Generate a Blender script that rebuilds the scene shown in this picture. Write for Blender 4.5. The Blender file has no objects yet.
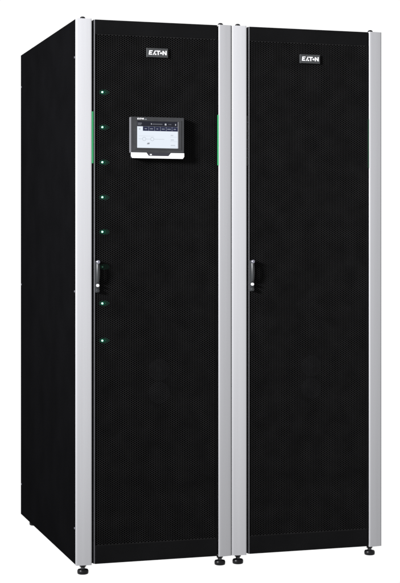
import bpy, bmesh, math, random
import numpy as np
from mathutils import Vector
random.seed(4)
S = bpy.context.scene
COL = S.collection

# ------------------------------------------------------------------ materials
def principled(name, col, rough=.5, metal=0., spec=.5, noise=None, bump=None, emit=None, estr=0.):
    m = bpy.data.materials.new(name); m.use_nodes = True
    nt = m.node_tree; b = nt.nodes['Principled BSDF']
    b.inputs['Base Color'].default_value = (*col, 1)
    b.inputs['Roughness'].default_value = rough
    b.inputs['Metallic'].default_value = metal
    b.inputs['Specular IOR Level'].default_value = spec
    if emit:
        b.inputs['Emission Color'].default_value = (*emit, 1)
        b.inputs['Emission Strength'].default_value = estr
    tc = nt.nodes.new('ShaderNodeTexCoord')
    def tex(scale, vec):
        mp = nt.nodes.new('ShaderNodeMapping'); mp.inputs['Scale'].default_value = vec
        nt.links.new(tc.outputs['Object'], mp.inputs['Vector'])
        n = nt.nodes.new('ShaderNodeTexNoise'); n.inputs['Scale'].default_value = scale
        n.inputs['Detail'].default_value = 4
        nt.links.new(mp.outputs['Vector'], n.inputs['Vector'])
        return n
    if noise:                       # (scale, stretch, amount) – slight colour / roughness variation
        n = tex(noise[0], noise[1])
        r = nt.nodes.new('ShaderNodeMapRange')
        r.inputs['From Min'].default_value = .3; r.inputs['From Max'].default_value = .7
        r.inputs['To Min'].default_value = 1-noise[2]; r.inputs['To Max'].default_value = 1+noise[2]
        nt.links.new(n.outputs['Fac'], r.inputs['Value'])
        mx = nt.nodes.new('ShaderNodeVectorMath'); mx.operation = 'SCALE'
        mx.inputs[0].default_value = col
        nt.links.new(r.outputs['Result'], mx.inputs['Scale'])
        nt.links.new(mx.outputs['Vector'], b.inputs['Base Color'])
        r2 = nt.nodes.new('ShaderNodeMath'); r2.operation = 'MULTIPLY'
        r2.inputs[1].default_value = rough
        nt.links.new(r.outputs['Result'], r2.inputs[0])
        nt.links.new(r2.outputs['Value'], b.inputs['Roughness'])
    if bump:                        # (scale, stretch, distance)
        n = tex(bump[0], bump[1])
        bp = nt.nodes.new('ShaderNodeBump'); bp.inputs['Distance'].default_value = bump[2]
        bp.inputs['Strength'].default_value = .5
        nt.links.new(n.outputs['Fac'], bp.inputs['Height'])
        nt.links.new(bp.outputs['Normal'], b.inputs['Normal'])
    return m

def matt_black(name, col, gloss, rough, var=.15, scale=6):
    """diffuse pigment with a thin, even sheen"""
    m = bpy.data.materials.new(name); m.use_nodes = True
    nt = m.node_tree; nt.nodes.clear(); N = nt.nodes.new; L = nt.links.new
    out = N('ShaderNodeOutputMaterial'); mx = N('ShaderNodeMixShader'); d = N('ShaderNodeBsdfDiffuse'); g = N('ShaderNodeBsdfGlossy')
    tc = N('ShaderNodeTexCoord'); n = N('ShaderNodeTexNoise'); n.inputs['Scale'].default_value = scale; n.inputs['Detail'].default_value = 5
    L(tc.outputs['Object'], n.inputs['Vector'])
    mr = N('ShaderNodeMapRange'); mr.inputs['From Min'].default_value = .3; mr.inputs['From Max'].default_value = .7
    mr.inputs['To Min'].default_value = 1-var*1.3; mr.inputs['To Max'].default_value = 1+var
    L(n.outputs['Fac'], mr.inputs['Value'])
    v = N('ShaderNodeVectorMath'); v.operation = 'SCALE'; v.inputs[0].default_value = col
    L(mr.outputs['Result'], v.inputs['Scale']); L(v.outputs['Vector'], d.inputs['Color'])
    n2 = N('ShaderNodeTexNoise'); n2.inputs['Scale'].default_value = 1300; L(tc.outputs['Object'], n2.inputs['Vector'])
    bp = N('ShaderNodeBump'); bp.inputs['Distance'].default_value = .0002; bp.inputs['Strength'].default_value = .4
    L(n2.outputs['Fac'], bp.inputs['Height']); L(bp.outputs['Normal'], g.inputs['Normal'])
    g.inputs['Roughness'].default_value = rough; g.inputs['Color'].default_value = (1, 1, 1, 1)
    mx.inputs['Fac'].default_value = gloss
    L(d.outputs['BSDF'], mx.inputs[1]); L(g.outputs['BSDF'], mx.inputs[2]); L(mx.outputs['Shader'], out.inputs['Surface'])
    return m

M = {}
M['silver'] = principled('satin_aluminium', (.200, .200, .208), .42, .0, .18, (60, (1, 1, .02), .03), (900, (1, 1, .02), .0001))
M['silver_edge'] = principled('aluminium_edge', (.42, .42, .45), .35, .3, .5)
M['side'] = matt_black('black_side_paint', (.0013, .0013, .0015), .0014, .4)
M['door'] = matt_black('black_door_powdercoat', (.0027, .0027, .0029), .0018, .35)
M['web'] = matt_black('black_mesh_paint', (.0062, .0061, .0063), .0014, .4, .2, 14)
M['back'] = matt_black('black_backing', (.0010, .0010, .0011), 0, .9)
M['inner'] = matt_black('black_carcass', (.0025, .0025, .0025), .001, .6)
M['edge_highlight'] = principled('grey_edge_highlight', (.034, .034, .038), .5, 0, .3)  # paler grey stands for light caught on the door's left edge
M['rubber'] = principled('black_foot_plastic', (.003, .003, .0035), .35, 0, .12, (40, (1, 1, 1), .2))
M['steel'] = principled('dark_steel', (.03, .03, .032), .35, .6, .4)
M['chrome'] = principled('polished_metal', (.75, .75, .77), .18, 1., .5)
M['screwm'] = principled('screw_metal', (.25, .25, .3), .3, 1., .5)
M['handle'] = principled('handle_grey', (.013, .014, .015), .35, 0, .25)
M['badge'] = principled('badge_grey', (.020, .021, .022), .45, 0, .2)
M['white'] = principled('white_print', (.40, .40, .41), .5, 0, .3)
M['wplastic'] = principled('white_plastic', (.47, .47, .48), .35, 0, .4)
M['bezel'] = principled('bezel_grey', (.016, .0165, .018), .38, 0, .22, (30, (1, 1, 1), .12))
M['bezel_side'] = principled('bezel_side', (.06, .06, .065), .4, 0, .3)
M['glass'] = principled('screen_surround', (.012, .012, .016), .2, 0, .3)
M['scr_white'] = principled('screen_white', (.02, .02, .02), .3, 0, .2, emit=(.74, .80, .88), estr=1.0)
M['scr_dark'] = principled('screen_header', (.004, .004, .006), .3, 0, .04, emit=(.010, .011, .015), estr=1.)
M['scr_navy'] = principled('screen_navy', (.004, .004, .01), .3, 0, .04, emit=(.012, .015, .035), estr=1.)
M['scr_grey'] = principled('screen_grey', (.02, .02, .02), .3, 0, .2, emit=(.33, .37, .42), estr=1.)
M['scr_text'] = principled('screen_text', (.02, .02, .02), .3, 0, .2, emit=(.16, .17, .2), estr=1.)
M['scr_light'] = principled('screen_light_text', (.02, .02, .02), .3, 0, .2, emit=(.5, .52, .56), estr=1.)
M['green'] = principled('green_light_bar', (.01, .08, .03), .4, 0, .3, emit=(.02, .30, .10), estr=1.)
M['green_dim'] = principled('light_bar_dim', (.006, .012, .008), .4, 0, .1, emit=(.003, .030, .013), estr=1.)
M['bar_off'] = principled('light_bar_off', (.004, .004, .005), .3, 0, .2)
M['led'] = principled('led_lens', (.2, .6, .4), .3, 0, .3, emit=(.36, 1.0, .66), estr=1.8)
M['led_off'] = principled('led_lens_dim', (.01, .03, .02), .3, 0, .3, emit=(.004, .03, .015), estr=1.)
M['halo'] = principled('led_halo_inner', (.002, .01, .006), .5, 0, .05, emit=(.0005, .072, .038), estr=1.)  # emission painted in as the green halo around each LED
M['halo_outer'] = principled('led_halo_outer', (.002, .008, .005), .5, 0, .05, emit=(.0005, .022, .012), estr=1.)
M['fan'] = matt_black('fan_cover_grey', (.0058, .0058, .0066), 0, .5)
M['halo_dim'] = principled('led_halo_dim', (.002, .006, .004), .5, 0, .05, emit=(.0005, .008, .0045), estr=1.)

# ------------------------------------------------------------------ mesh helpers
def link(name, me, mats, parent=None, smooth=False):
    o = bpy.data.objects.new(name, me); COL.objects.link(o)
    for m in (mats if isinstance(mats, (list, tuple)) else [mats]): me.materials.append(M[m])
    if smooth:
        for p in me.polygons: p.use_smooth = True
    if parent: o.parent = parent
    return o

class MB:
    def __init__(s): s.bm = bmesh.new()
    def box(s, x0, x1, y0, y1, z0, z1, bev=0., mi=0, seg=2):
        r = bmesh.ops.create_cube(s.bm, size=1)
        vs = r['verts']
        for v in vs:
            v.co = Vector(((x0+x1)/2+v.co.x*(x1-x0), (y0+y1)/2+v.co.y*(y1-y0), (z0+z1)/2+v.co.z*(z1-z0)))
        fs = {f for v in vs for f in v.link_faces}
        for f in fs: f.material_index = mi
        if bev:
            es = list({e for v in vs for e in v.link_edges})
            bmesh.ops.bevel(s.bm, geom=es, offset=bev, segments=seg, affect='EDGES', profile=.5, material=-1)
        return s
    def prism_z(s, pts, z0, z1, mi=0):          # pts ccw in xy
        a = [s.bm.verts.new((x, y, z0)) for x, y in pts]
        b = [s.bm.verts.new((x, y, z1)) for x, y in pts]
        n = len(pts)
        for i in range(n):
            f = s.bm.faces.new((a[i], a[(i+1) % n], b[(i+1) % n], b[i])); f.material_index = mi
        s.bm.faces.new(a[::-1]).material_index = mi; s.bm.faces.new(b).material_index = mi
        return s
    def prism_y(s, pts, y0, y1, mi=0):          # pts in xz
        a = [s.bm.verts.new((x, y0, z)) for x, z in pts]
        b = [s.bm.verts.new((x, y1, z)) for x, z in pts]
        n = len(pts)
        for i in range(n):
            f = s.bm.faces.new((a[i], a[(i+1) % n], b[(i+1) % n], b[i])); f.material_index = mi
        s.bm.faces.new(a[::-1]).material_index = mi; s.bm.faces.new(b).material_index = mi
        return s
    def lathe(s, prof, c, axis='z', n=28, mi=0):   # prof: (r, h)
        rings = []
        for r, h in prof:
            ring = []
            for k in range(n):
                a = 2*math.pi*k/n; u, v = r*math.cos(a), r*math.sin(a)
                if axis == 'z': co = (c[0]+u, c[1]+v, c[2]+h)
                elif axis == 'y': co = (c[0]+u, c[1]+h, c[2]+v)
                else: co = (c[0]+h, c[1]+u, c[2]+v)
                ring.append(s.bm.verts.new(co))
            rings.append(ring)
        for a, b in zip(rings, rings[1:]):
            for k in range(n):
                s.bm.faces.new((a[k], a[(k+1) % n], b[(k+1) % n], b[k])).material_index = mi
        s.bm.faces.new(rings[0][::-1]).material_index = mi
        s.bm.faces.new(rings[-1]).material_index = mi
        return s
    def build(s, name, mats, parent=None, smooth=False):
        bmesh.ops.recalc_face_normals(s.bm, faces=s.bm.faces)
        me = bpy.data.meshes.new(name); s.bm.to_mesh(me); s.bm.free()
        if smooth:
            for p in me.polygons: p.use_smooth = True
            try: me.set_sharp_from_angle(angle=math.radians(35))
            except Exception: pass
        return link(name, me, mats, parent)

def hex_mesh(name, x0, x1, z0, z1, y, parent):
    """Perforated steel sheet: hexagonal holes (7.5 mm pitch) with real thickness, blind backing layer behind."""
    p = .0075; R = p/math.sqrt(3); cx = 1.5*R
    nc = int((x1-x0-2*R)/cx)+1
    offx = (x1-x0-((nc-1)*cx+2*R))/2
    nr = int((z1-z0)/p)
    offz = (z1-z0-nr*p)/2
    C = []
    for i in range(nc):
        x = x0+offx+R+i*cx
        for j in range(nr-(i % 2)):
            C.append((x, z0+offz+p*(j+.5+.5*(i % 2))))
    C = np.array(C); n = len(C)
    # solid rim so the outline of the sheet is straight
    ang = np.radians(60*np.arange(6))
    dx, dz = np.cos(ang), np.sin(ang)
    def ring(r, yy):
        v = np.zeros((n, 6, 3)); v[:, :, 0] = C[:, None, 0]+r*dx; v[:, :, 2] = C[:, None, 1]+r*dz; v[:, :, 1] = yy
        return v
    V = np.concatenate([ring(R, y), ring(R*.77, y), ring(R*.77, y+.0015)], axis=1).reshape(-1, 3)
    base = (np.arange(n)*18)[:, None]
    F = []
    for k in range(6):
        k2 = (k+1) % 6
        F.append(base+np.array([k, k2, 6+k2, 6+k]))
        F.append(base+np.array([6+k, 6+k2, 12+k2, 12+k]))
    F = np.concatenate(F, axis=0).reshape(-1, 4)
    nv = len(V)
    # fill strips of half cells on the border, plus backing sheet
    extra = []; ef = []; em = []
    def quad(a, b, c, d, m):
        i = nv+len(extra); extra.extend([a, b, c, d]); ef.append((i, i+1, i+2, i+3)); em.append(m)
    zt, zb_ = z1-offz, z0+offz
    for i in range(1, nc, 2):       # half cells top and bottom of the odd columns
        x = x0+offx+R+i*cx
        for zz, sg in ((zt, -1), (zb_, 1)):
            quad((x-R, y, zz), (x+R, y, zz), (x+R/2, y, zz+sg*p/2), (x-R/2, y, zz+sg*p/2), 0)
    if offz > 1e-5:
        quad((x0, y, zt), (x1, y, zt), (x1, y, z1), (x0, y, z1), 0)
        quad((x0, y, z0), (x1, y, z0), (x1, y, zb_), (x0, y, zb_), 0)
    quad((x0, y+.009, z0), (x1, y+.009, z0), (x1, y+.009, z1), (x0, y+.009, z1), 1)
    V = np.concatenate([V, np.array(extra)]); F = np.concatenate([F, np.array(ef)])
    me = bpy.data.meshes.new(name)
    me.vertices.add(len(V)); me.vertices.foreach_set('co', V.astype(np.float32).ravel())
    me.loops.add(F.size); me.loops.foreach_set('vertex_index', F.astype(np.int32).ravel())
    me.polygons.add(len(F))
    me.polygons.foreach_set('loop_start', (np.arange(len(F))*4).astype(np.int32))
    me.update(calc_edges=True)
    mi = np.zeros(len(F), np.int32); mi[-len(em):] = em
    o = link(name, me, ['web', 'back'], parent)
    me.polygons.foreach_set('material_index', mi)
    me.validate(); me.update()
    return o

# letters of the maker's wordmark as outlines on a unit-height grid
def wordmark(mb, x, z, h, y0, y1, mi=0, w=None):
    L = [
        [[(0, 0), (.82, 0), (.74, .2), (.27, .2), (.30, .4), (.70, .4), (.72, .6), (.33, .6), (.37, .8), (.86, .8), (.9, 1), (.12, 1)]],
        [[(.95, 0), (1.15, 0), (1.52, .62), (1.62, 1), (1.42, 1)], [(1.38, 0), (1.78, 0), (1.7, .3), (1.45, .3)]],
        [[(1.72, .78), (2.65, .78), (2.65, 1), (1.72, 1)], [(2.06, 0), (2.3, 0), (2.3, .775), (2.06, .775)]],
        [[(2.82+.22*math.cos(a*math.pi/6), .42+.22*math.sin(a*math.pi/6)) for a in range(12)]],
        [[(3.16, 0), (3.4, 0), (3.4, .95), (3.16, .95)], [(3.402, .95), (3.402, .62), (3.86, 0), (3.86, .36)], [(3.862, 0), (4.1, 0), (4.1, 1), (3.862, 1)]],
    ]
    s = h
    sx = s if w is None else w/4.1
    for g in L:
        for poly in g: mb.prism_y([(x+px*sx, z+pz*s) for px, pz in poly], y0, y1, mi)

ZB = .036; ZT = 2.011

def foot(root, x, y):
    mb = MB()
    mb.lathe([(.0165, 0), (.0195, .0015), (.0205, .006), (.0205, .0125), (.0185, .0165), (.011, .0185)], (x, y, 0))
    f = mb.build('levelling_foot', 'rubber', root, True)
    st = MB().lathe([(.0085, .0185), (.0085, .045)], (x, y, 0), n=6).build('threaded_stem', 'steel', f)
    MB().lathe([(.0125, .027), (.0125, .0345)], (x, y, 0), n=6).build('hex_nut', 'rubber', f)

def post_pts(xa, xb, outer_left):
    """cross-section of an aluminium corner post, front face turned a few degrees outwards"""
    t = math.tan(math.radians(6.0)); w = xb-xa; r = .0022
    if outer_left: pts = [(0, w*t), (w, 0)]
    else: pts = [(0, 0), (w, w*t)]
    yl, yr = pts[0][1], pts[1][1]
    back = .0125
    P = [(xa, back), (xa, yl+r), (xa+r*.3, yl+r*.3), (xa+r, yl+(yr-yl)*r/w)]
    for k in range(1, 8):
        f = k/8; P.append((xa+w*f, yl+(yr-yl)*f-.0006*math.sin(math.pi*f)))
    P += [(xb-r, yr-(yr-yl)*r/w), (xb-r*.3, yr+r*.3), (xb, yr+r), (xb, back)]
    return P

def cabinet(X, W, lw, rw, label, left_lit):
    root = bpy.data.objects.new('power_cabinet', None); COL.objects.link(root)
    root.location = (X, 0, 0)
    root['label'] = label; root['category'] = 'cabinet'; root['group'] = 'tall black power cabinets standing side by side'
    D = 1.102; g = .0004
    # carcass: uprights, core, base
    mb = MB()
    mb.box(.014, W-.014, .060, D-.012, ZB+.006, ZT-.008)
    for x0, x1 in ((.014, lw-.002), (W-rw+.002, W-.014)): mb.box(x0, x1, .0135, .0595, ZB+.003, ZT-.003)
    mb.box(lw-.0015, W-rw+.0015, .030, .0593, ZB+.003, ZT-.0035)
    mb.box(lw-.0016, lw+.0090, .0190, .0298, ZB+.0025, ZT-.0040)
    mb.box(W-rw-.0060, W-rw+.0014, .0242, .0299, ZB+.0025, ZT-.0040)
    mb.build('carcass', 'inner', root)
    # side panels with a folded front return
    for x0, x1 in ((g+.0006, .0135), (W-.0135, W-g-.0006)):
        sp = MB().box(x0, x1, .0150, D-.010, ZB+.001, ZT-.001, .0012).build('side_panel', 'side', root)
        xs = x0 if x0 < W/2 else x1
        sgn = -1 if x0 < W/2 else 1
        for yy in (.027, D-.028):
            for zz in (.168, 1.025, 1.872):
                MB().lathe([(.0042, 0), (.0042, .0008*sgn), (.003, .0016*sgn)], (xs, yy, zz), 'x', 14).build('screw', 'screwm', sp, True)
    MB().box(.0145, W-.0145, .0602, D-.0125, ZT-.0075, ZT-.0005, .001).build('roof_panel', 'side', root)
    MB().box(.003, W-.003, D-.0095, D, ZB+.002, ZT-.002, .002).build('rear_panel', 'side', root)
    # corner posts and their cap bolts
    for side, (xa, xb) in ((True, (g, lw)), (False, (W-rw, W-g))):
        mb = MB().prism_z(post_pts(xa, xb, side), ZB, ZT)
        po = mb.build('corner_post', 'silver', root, True)
        bx = .030 if side else W-rw+.014
        MB().lathe([(.0100, 0), (.0100, .0065), (.0088, .0098), (.0055, .0122), (.001, .0130)], (bx, .026, ZT-.0028), 'z', 20).build('cap_bolt', 'rubber', po, True)
        foot(root, .032 if side else W-rw+.013, .030)
    for x in (.045, W-.045): foot(root, x, D-.085)
    # door
    dx0, dx1 = lw+.0075, W-rw-.005
    z0, z1 = ZB+.002, ZT-.0015
    yf = .004; zt, zb_ = 1.9585, .1025
    xm0, xm1 = dx0+.0052, dx1-.0035
    mb = MB()
    mb.box(xm0+.0001, dx1, yf, yf+.020, zt, z1, .0012)
    mb.box(xm0+.0001, dx1, yf, yf+.020, z0, zb_, .0012)
    mb.box(xm1, dx1, yf, yf+.020, zb_+.0002, zt-.0002)
    door = mb.build('door', 'door', root)
    MB().prism_z([(dx0, yf+.006), (dx0+.0008, yf+.0028), (dx0+.0028, yf+.0006), (dx0+.005, yf), (dx0+.005, yf+.020), (dx0, yf+.020)], z0+.001, z1-.001).build('door_edge_highlight', 'edge_highlight', door)  # strip whose grey is the painted highlight of the door's rounded edge
    hex_mesh('perforated_sheet', xm0+.0002, xm1-.0001, zb_-.0006, zt+.0006, yf+.0016, door)
    # round covers of two stacked fans, faintly seen through the mesh
    for zz in (.734, .650):
        MB().lathe([(.040, 0), (.040, -.0012), (.037, -.0018), (.012, -.0018), (.010, -.0035)], ((dx0+dx1)/2+.014, yf+.0100, zz), 'y', 32).build('fan_cover', 'fan', door)
    # badge
    cx = (dx0+dx1)/2+.003
    bd = MB().box(cx-.041, cx+.041, -.0005, yf+.0012, 1.8800, 1.9135, .0015).build('badge', 'badge', door)
    mb = MB(); wordmark(mb, cx-.033, 1.8892, .0158, -.0013, -.0006, w=.068); mb.build('lettering', 'white', bd)
    # handle
    hx = dx0+.0135
    h = bpy_handle(hx, root)
    # light bars in the door gaps
    def bar(x0, x1, m, yy):
        return MB().box(x0, x1, yy, yy+.014, 1.489, 1.676, .0006).build('light_bar', m, root)
    if left_lit:
        bar(lw+.0006, lw+.0068, 'green', .0035); bar(W-rw-.0046, W-rw-.0006, 'green', .0015)
    else:
        b = bar(lw+.0006, lw+.0068, 'bar_off', .0045)
        for zz in (1.52, 1.553, 1.586, 1.619, 1.652):
            MB().lathe([(.0010, 0), (.0007, -.0006)], (lw+.0030, .0044, zz), 'y', 10).build('specular_dot', 'screwm', b)  # small metal dots added as the specular specks on the unlit bar
        bar(W-rw-.0046, W-rw-.0006, 'green_dim', .0035)
    return root, door

def bpy_handle(hx, root):
    mb = MB()
    mb.box(hx-.0078, hx+.0078, -.0030, .0050, 1.020, 1.136, .0028)
    h = mb.build('handle', 'handle', root, True)
    # swing grip, slightly arched, proud of its base
    mb = MB(); n = 14; prev = None
    for k in range(n+1):
        f = k/n; z = 1.0575+f*(1.132-1.0575); w = .0056+.0012*math.sin(math.pi*f); y = -.0065-.0065*math.sin(math.pi*f)**.6
        ring = [mb.bm.verts.new((hx+w*math.cos(a), y+.0045*math.sin(a), z)) for a in [2*math.pi*i/12 for i in range(12)]]
        if prev:
            for i in range(12): mb.bm.faces.new((prev[i], prev[(i+1) % 12], ring[(i+1) % 12], ring[i]))
        else: mb.bm.faces.new(ring[::-1])
        prev = ring
    mb.bm.faces.new(prev)
    mb.build('grip', 'handle', h, True)
    MB().lathe([(.0066, .000), (.0070, -.006), (.0064, -.012), (.0035, -.014)], (hx, -.0025, 1.1315), 'y', 18).build('pivot_cap', 'screwm', h, True)
    MB().lathe([(.0054, 0), (.0054, -.0075), (.0045, -.0095), (.002, -.0105)], (hx, -.0028, 1.0465), 'y', 22).build('lock_cylinder', 'wplastic', h, True)
    MB().lathe([(.0072, 0), (.0072, -.005), (.0058, -.007), (.002, -.0078)], (hx, -.0028, 1.0275), 'y', 22).build('end_cap', 'handle', h, True)
    return h

c1, d1 = cabinet(0, .593, .058, .051, 'black cabinet with a touchscreen and a column of green lights on its mesh door', True)
c2, d2 = cabinet(.594, .6085, .0566, .053, 'black cabinet whose plain mesh door has no screen and no row of lights', False)

# ------------------------------------------------------------------ indicator lights behind the mesh of the left door
for i, z in enumerate((1.747, 1.620, 1.493, 1.366, 1.2405, 1.1135, .981, .846)):
    x = .0987; dim = (i == 5)
    r = .0033
    l = MB().lathe([(r, .006), (r, 0), (r*.8, -.0014), (r*.35, -.002)], (x, .0046, z), 'y', 16).build('indicator_light', 'led_off' if dim else 'led', c1, True)
    def oval(cx_, rx, rz): return [(cx_+rx*math.cos(a), z+rz*math.sin(a)) for a in [2*math.pi*k/24 for k in range(24)]]
    MB().prism_y(oval(x+.0075, .0195, .0105), .0092, .0104).build('led_halo', 'halo_dim' if dim else 'halo_outer', l)  # glowing ovals added as each LED's halo, not a separate fitting
    if not dim: MB().prism_y(oval(x+.0035, .0115, .0070), .0082, .0091).build('led_halo', 'halo', l)

# ------------------------------------------------------------------ touchscreen display
dm = MB()
dm.prism_y([(.2005, 1.529), (.4000, 1.529), (.4000, 1.6575), (.3985, 1.659), (.2020, 1.659), (.2005, 1.6575)], -.019, .0045)
dm.box(.203, .398, -.0165, .0045, 1.510, 1.5288)
disp = dm.build('display_unit', 'bezel', c1)
# light front rim on the left and right edges of the housing
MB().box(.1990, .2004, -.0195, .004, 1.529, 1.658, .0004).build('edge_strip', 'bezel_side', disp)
# raised inner frame around the glass
mb = MB(); yo = -.0205
for a in ((.214, .3905, 1.6445, 1.6485), (.214, .3905, 1.541, 1.5455), (.214, .2215, 1.5457, 1.6443)):
    mb.box(a[0], a[1], yo, -.0188, a[2], a[3], .0005)
mb.box(.3780, .3905, yo, -.0188, 1.5457, 1.6443, .0005)
mb.build('screen_frame', 'bezel', disp)
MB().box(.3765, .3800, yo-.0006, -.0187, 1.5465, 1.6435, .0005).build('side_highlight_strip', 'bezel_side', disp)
# white lower trim with a dark notch in the middle
pts = [(.2000, 1.529), (.2000, 1.5165), (.2045, 1.509), (.3950, 1.509), (.4005, 1.5165), (.4005, 1.529),
       (.3500, 1.529), (.3410, 1.5175), (.2660, 1.5175), (.2570, 1.529)]
MB().prism_y(pts, -.0212, -.0168).build('lower_trim', 'wplastic', disp)
MB().prism_y([(.2575, 1.5287), (.2664, 1.5178), (.3406, 1.5178), (.3496, 1.5287)], -.0198, -.0167).build('notch_panel', 'glass', disp)
mb = MB(); mb.box(.2705, .2735, -.0205, -.0199, 1.5205, 1.5245); mb.box(.2745, .2775, -.0205, -.0199, 1.5205, 1.5245); mb.build('notch_mark', 'white', disp)
mb = MB(); wordmark(mb, .2235, 1.6494, .0056, -.0212, -.0191, w=.0235); mb.build('lettering', 'white', disp)
# small grey type after the wordmark
mb = MB()
for k, w in enumerate((.0026, .0026, .0022)): mb.box(.2500+k*.0033, .2500+k*.0033+w, -.0196, -.0191, 1.6494, 1.6520)
mb.build('model_lettering', 'scr_grey', disp)
# the screen: one mesh with the page layout as thin layers
sc = MB(); y = -.0196
mats = ['scr_white', 'scr_dark', 'scr_navy', 'scr_grey', 'scr_text', 'scr_light']
X0, X1, Z0, Z1 = .2225, .3765, 1.5465, 1.6435
sc.box(X0, X1, y, -.0189, Z0, Z1, 0, 0)
def lay(x0, x1, z0, z1, m, k=1): sc.box(x0, x1, y-.0002*k, y-.0002*(k-1)+.00005*k, z0, z1, 0, m)
lay(X0, X1, 1.6245, Z1, 1)                          # header bar
lay(.2440, X1, 1.6085, 1.6243, 2)                   # tab row
for k in range(1, 6): lay(.2440+k*.0221-.0004, .2440+k*.0221+.0004, 1.6090, 1.6238, 3, 2)
for k in range(6):
    w = (.009, .013, .008, .012, .014, .010)[k]; x = .2445+.0221*k+(.0221-w)/2
    for q in range(int(w/.0022)): lay(x+q*.0022, x+q*.0022+.0014, 1.6148, 1.6178, 3, 2)
lay(.2252, .2400, 1.6345, 1.6372, 4, 2); lay(.2252, .2380, 1.6295, 1.6315, 4, 2)
lay(.2745, .2775, 1.6320, 1.6362, 5, 2)
for q in range(16): lay(.2800+q*.0024, .2800+q*.0024+.0015, 1.6322, 1.6350, 4, 2)
lay(.3270, .3330, 1.6300, 1.6365, 5, 2); lay(.3420, .3445, 1.6320, 1.6350, 4, 2); lay(.3480, .3510, 1.6320, 1.6350, 4, 2)
lay(.3665, .3695, 1.6300, 1.6360, 5, 2)
lay(.2295, .2345, 1.6135, 1.6165, 3)
# one-line diagram: lines, two nodes, small value text
lay(.2280, .2410, 1.5785, 1.5793, 3); lay(.2565, .2715, 1.5785, 1.5793, 3); lay(.2872, .3250, 1.5785, 1.5793, 3)
lay(.2290, .2860, 1.5895, 1.5900, 3)
for cxn, rr in ((.2488, .0068), (.2793, .0068)):
    for k in range(20):
        a0, a1 = 2*math.pi*k/20, 2*math.pi*(k+1)/20
        q = [(cxn+r*math.cos(a), 1.579+r*math.sin(a)) for r, a in ((rr, a0), (rr, a1), (rr-.0011, a1), (rr-.0011, a0))]
        sc.prism_y(q, y-.0003, y+.0001, 3)
lay(.2595, .2685, 1.5600, 1.5628, 4); lay(.2615, .2700, 1.5632, 1.5655, 4)
for zz in (1.5925, 1.5760, 1.5560):
    w = {1.5925: .010, 1.5760: .013, 1.5560: .017}[zz]
    for q in range(int(w/.0024)): lay(.3500+q*.0024, .3500+q*.0024+.0016, zz, zz+.0028, 3)
    lay(.3465, .3740, zz-.0050, zz-.0045, 3)
sc.build('touchscreen', mats, disp)

# ------------------------------------------------------------------ floor: added translucent sheet, glowing with world light from below to hide contact shadows
fl = bpy.data.materials.new('shadowless_sheet'); fl.use_nodes = True
nt = fl.node_tree; nt.nodes.clear()
o = nt.nodes.new('ShaderNodeOutputMaterial'); t = nt.nodes.new('ShaderNodeBsdfTranslucent')
n = nt.nodes.new('ShaderNodeTexNoise'); n.inputs['Scale'].default_value = 3
r = nt.nodes.new('ShaderNodeMapRange'); r.inputs['To Min'].default_value = .975; r.inputs['To Max'].default_value = .99
nt.links.new(n.outputs['Fac'], r.inputs['Value']); nt.links.new(r.outputs['Result'], t.inputs['Color'])
nt.links.new(t.outputs['BSDF'], o.inputs['Surface'])
M['floor'] = fl
bm = bmesh.new(); bmesh.ops.create_circle(bm, cap_ends=True, radius=9, segments=96)
me = bpy.data.meshes.new('floor'); bm.to_mesh(me); bm.free()
f = link('floor', me, 'floor'); f.location = (.6, .5, -.0005); f['kind'] = 'structure'

# ------------------------------------------------------------------ light
w = bpy.data.worlds.new('World'); S.world = w; w.use_nodes = True
bg = w.node_tree.nodes['Background']; bg.inputs['Color'].default_value = (1, 1, 1, 1); bg.inputs['Strength'].default_value = 1.06

def area(name, loc, target, sx, sy, power, col=(1, 1, 1), spread=180):
    d = bpy.data.lights.new(name, 'AREA'); d.shape = 'RECTANGLE'; d.size = sx; d.size_y = sy; d.energy = power; d.color = col
    d.spread = math.radians(spread)
    ob = bpy.data.objects.new(name, d); COL.objects.link(ob); ob.location = loc
    ob.rotation_euler = (Vector(target)-Vector(loc)).to_track_quat('-Z', 'Y').to_euler()
    return ob
area('key_softbox', (-8.8, -4.0, 4.1), (.6, 0, 1.8), 1.8, 1.8, 198, (.98, .985, 1), 30)

# ------------------------------------------------------------------ camera
cam = bpy.data.cameras.new('camera'); co = bpy.data.objects.new('camera', cam); COL.objects.link(co)
co.location = (-1.1716, -5.2416, 1.1857); co.rotation_euler = (math.radians(90), 0, math.radians(-17.37))
cam.sensor_fit = 'HORIZONTAL'; cam.sensor_width = 36; cam.lens = 1485/400*36
cam.shift_x = 0; cam.shift_y = -(291.5-247)/400
cam.clip_start = .1; cam.clip_end = 200
S.camera = co
S.view_settings.view_transform = 'Standard'; S.view_settings.look = 'None'
S.view_settings.exposure = 0; S.view_settings.gamma = 1
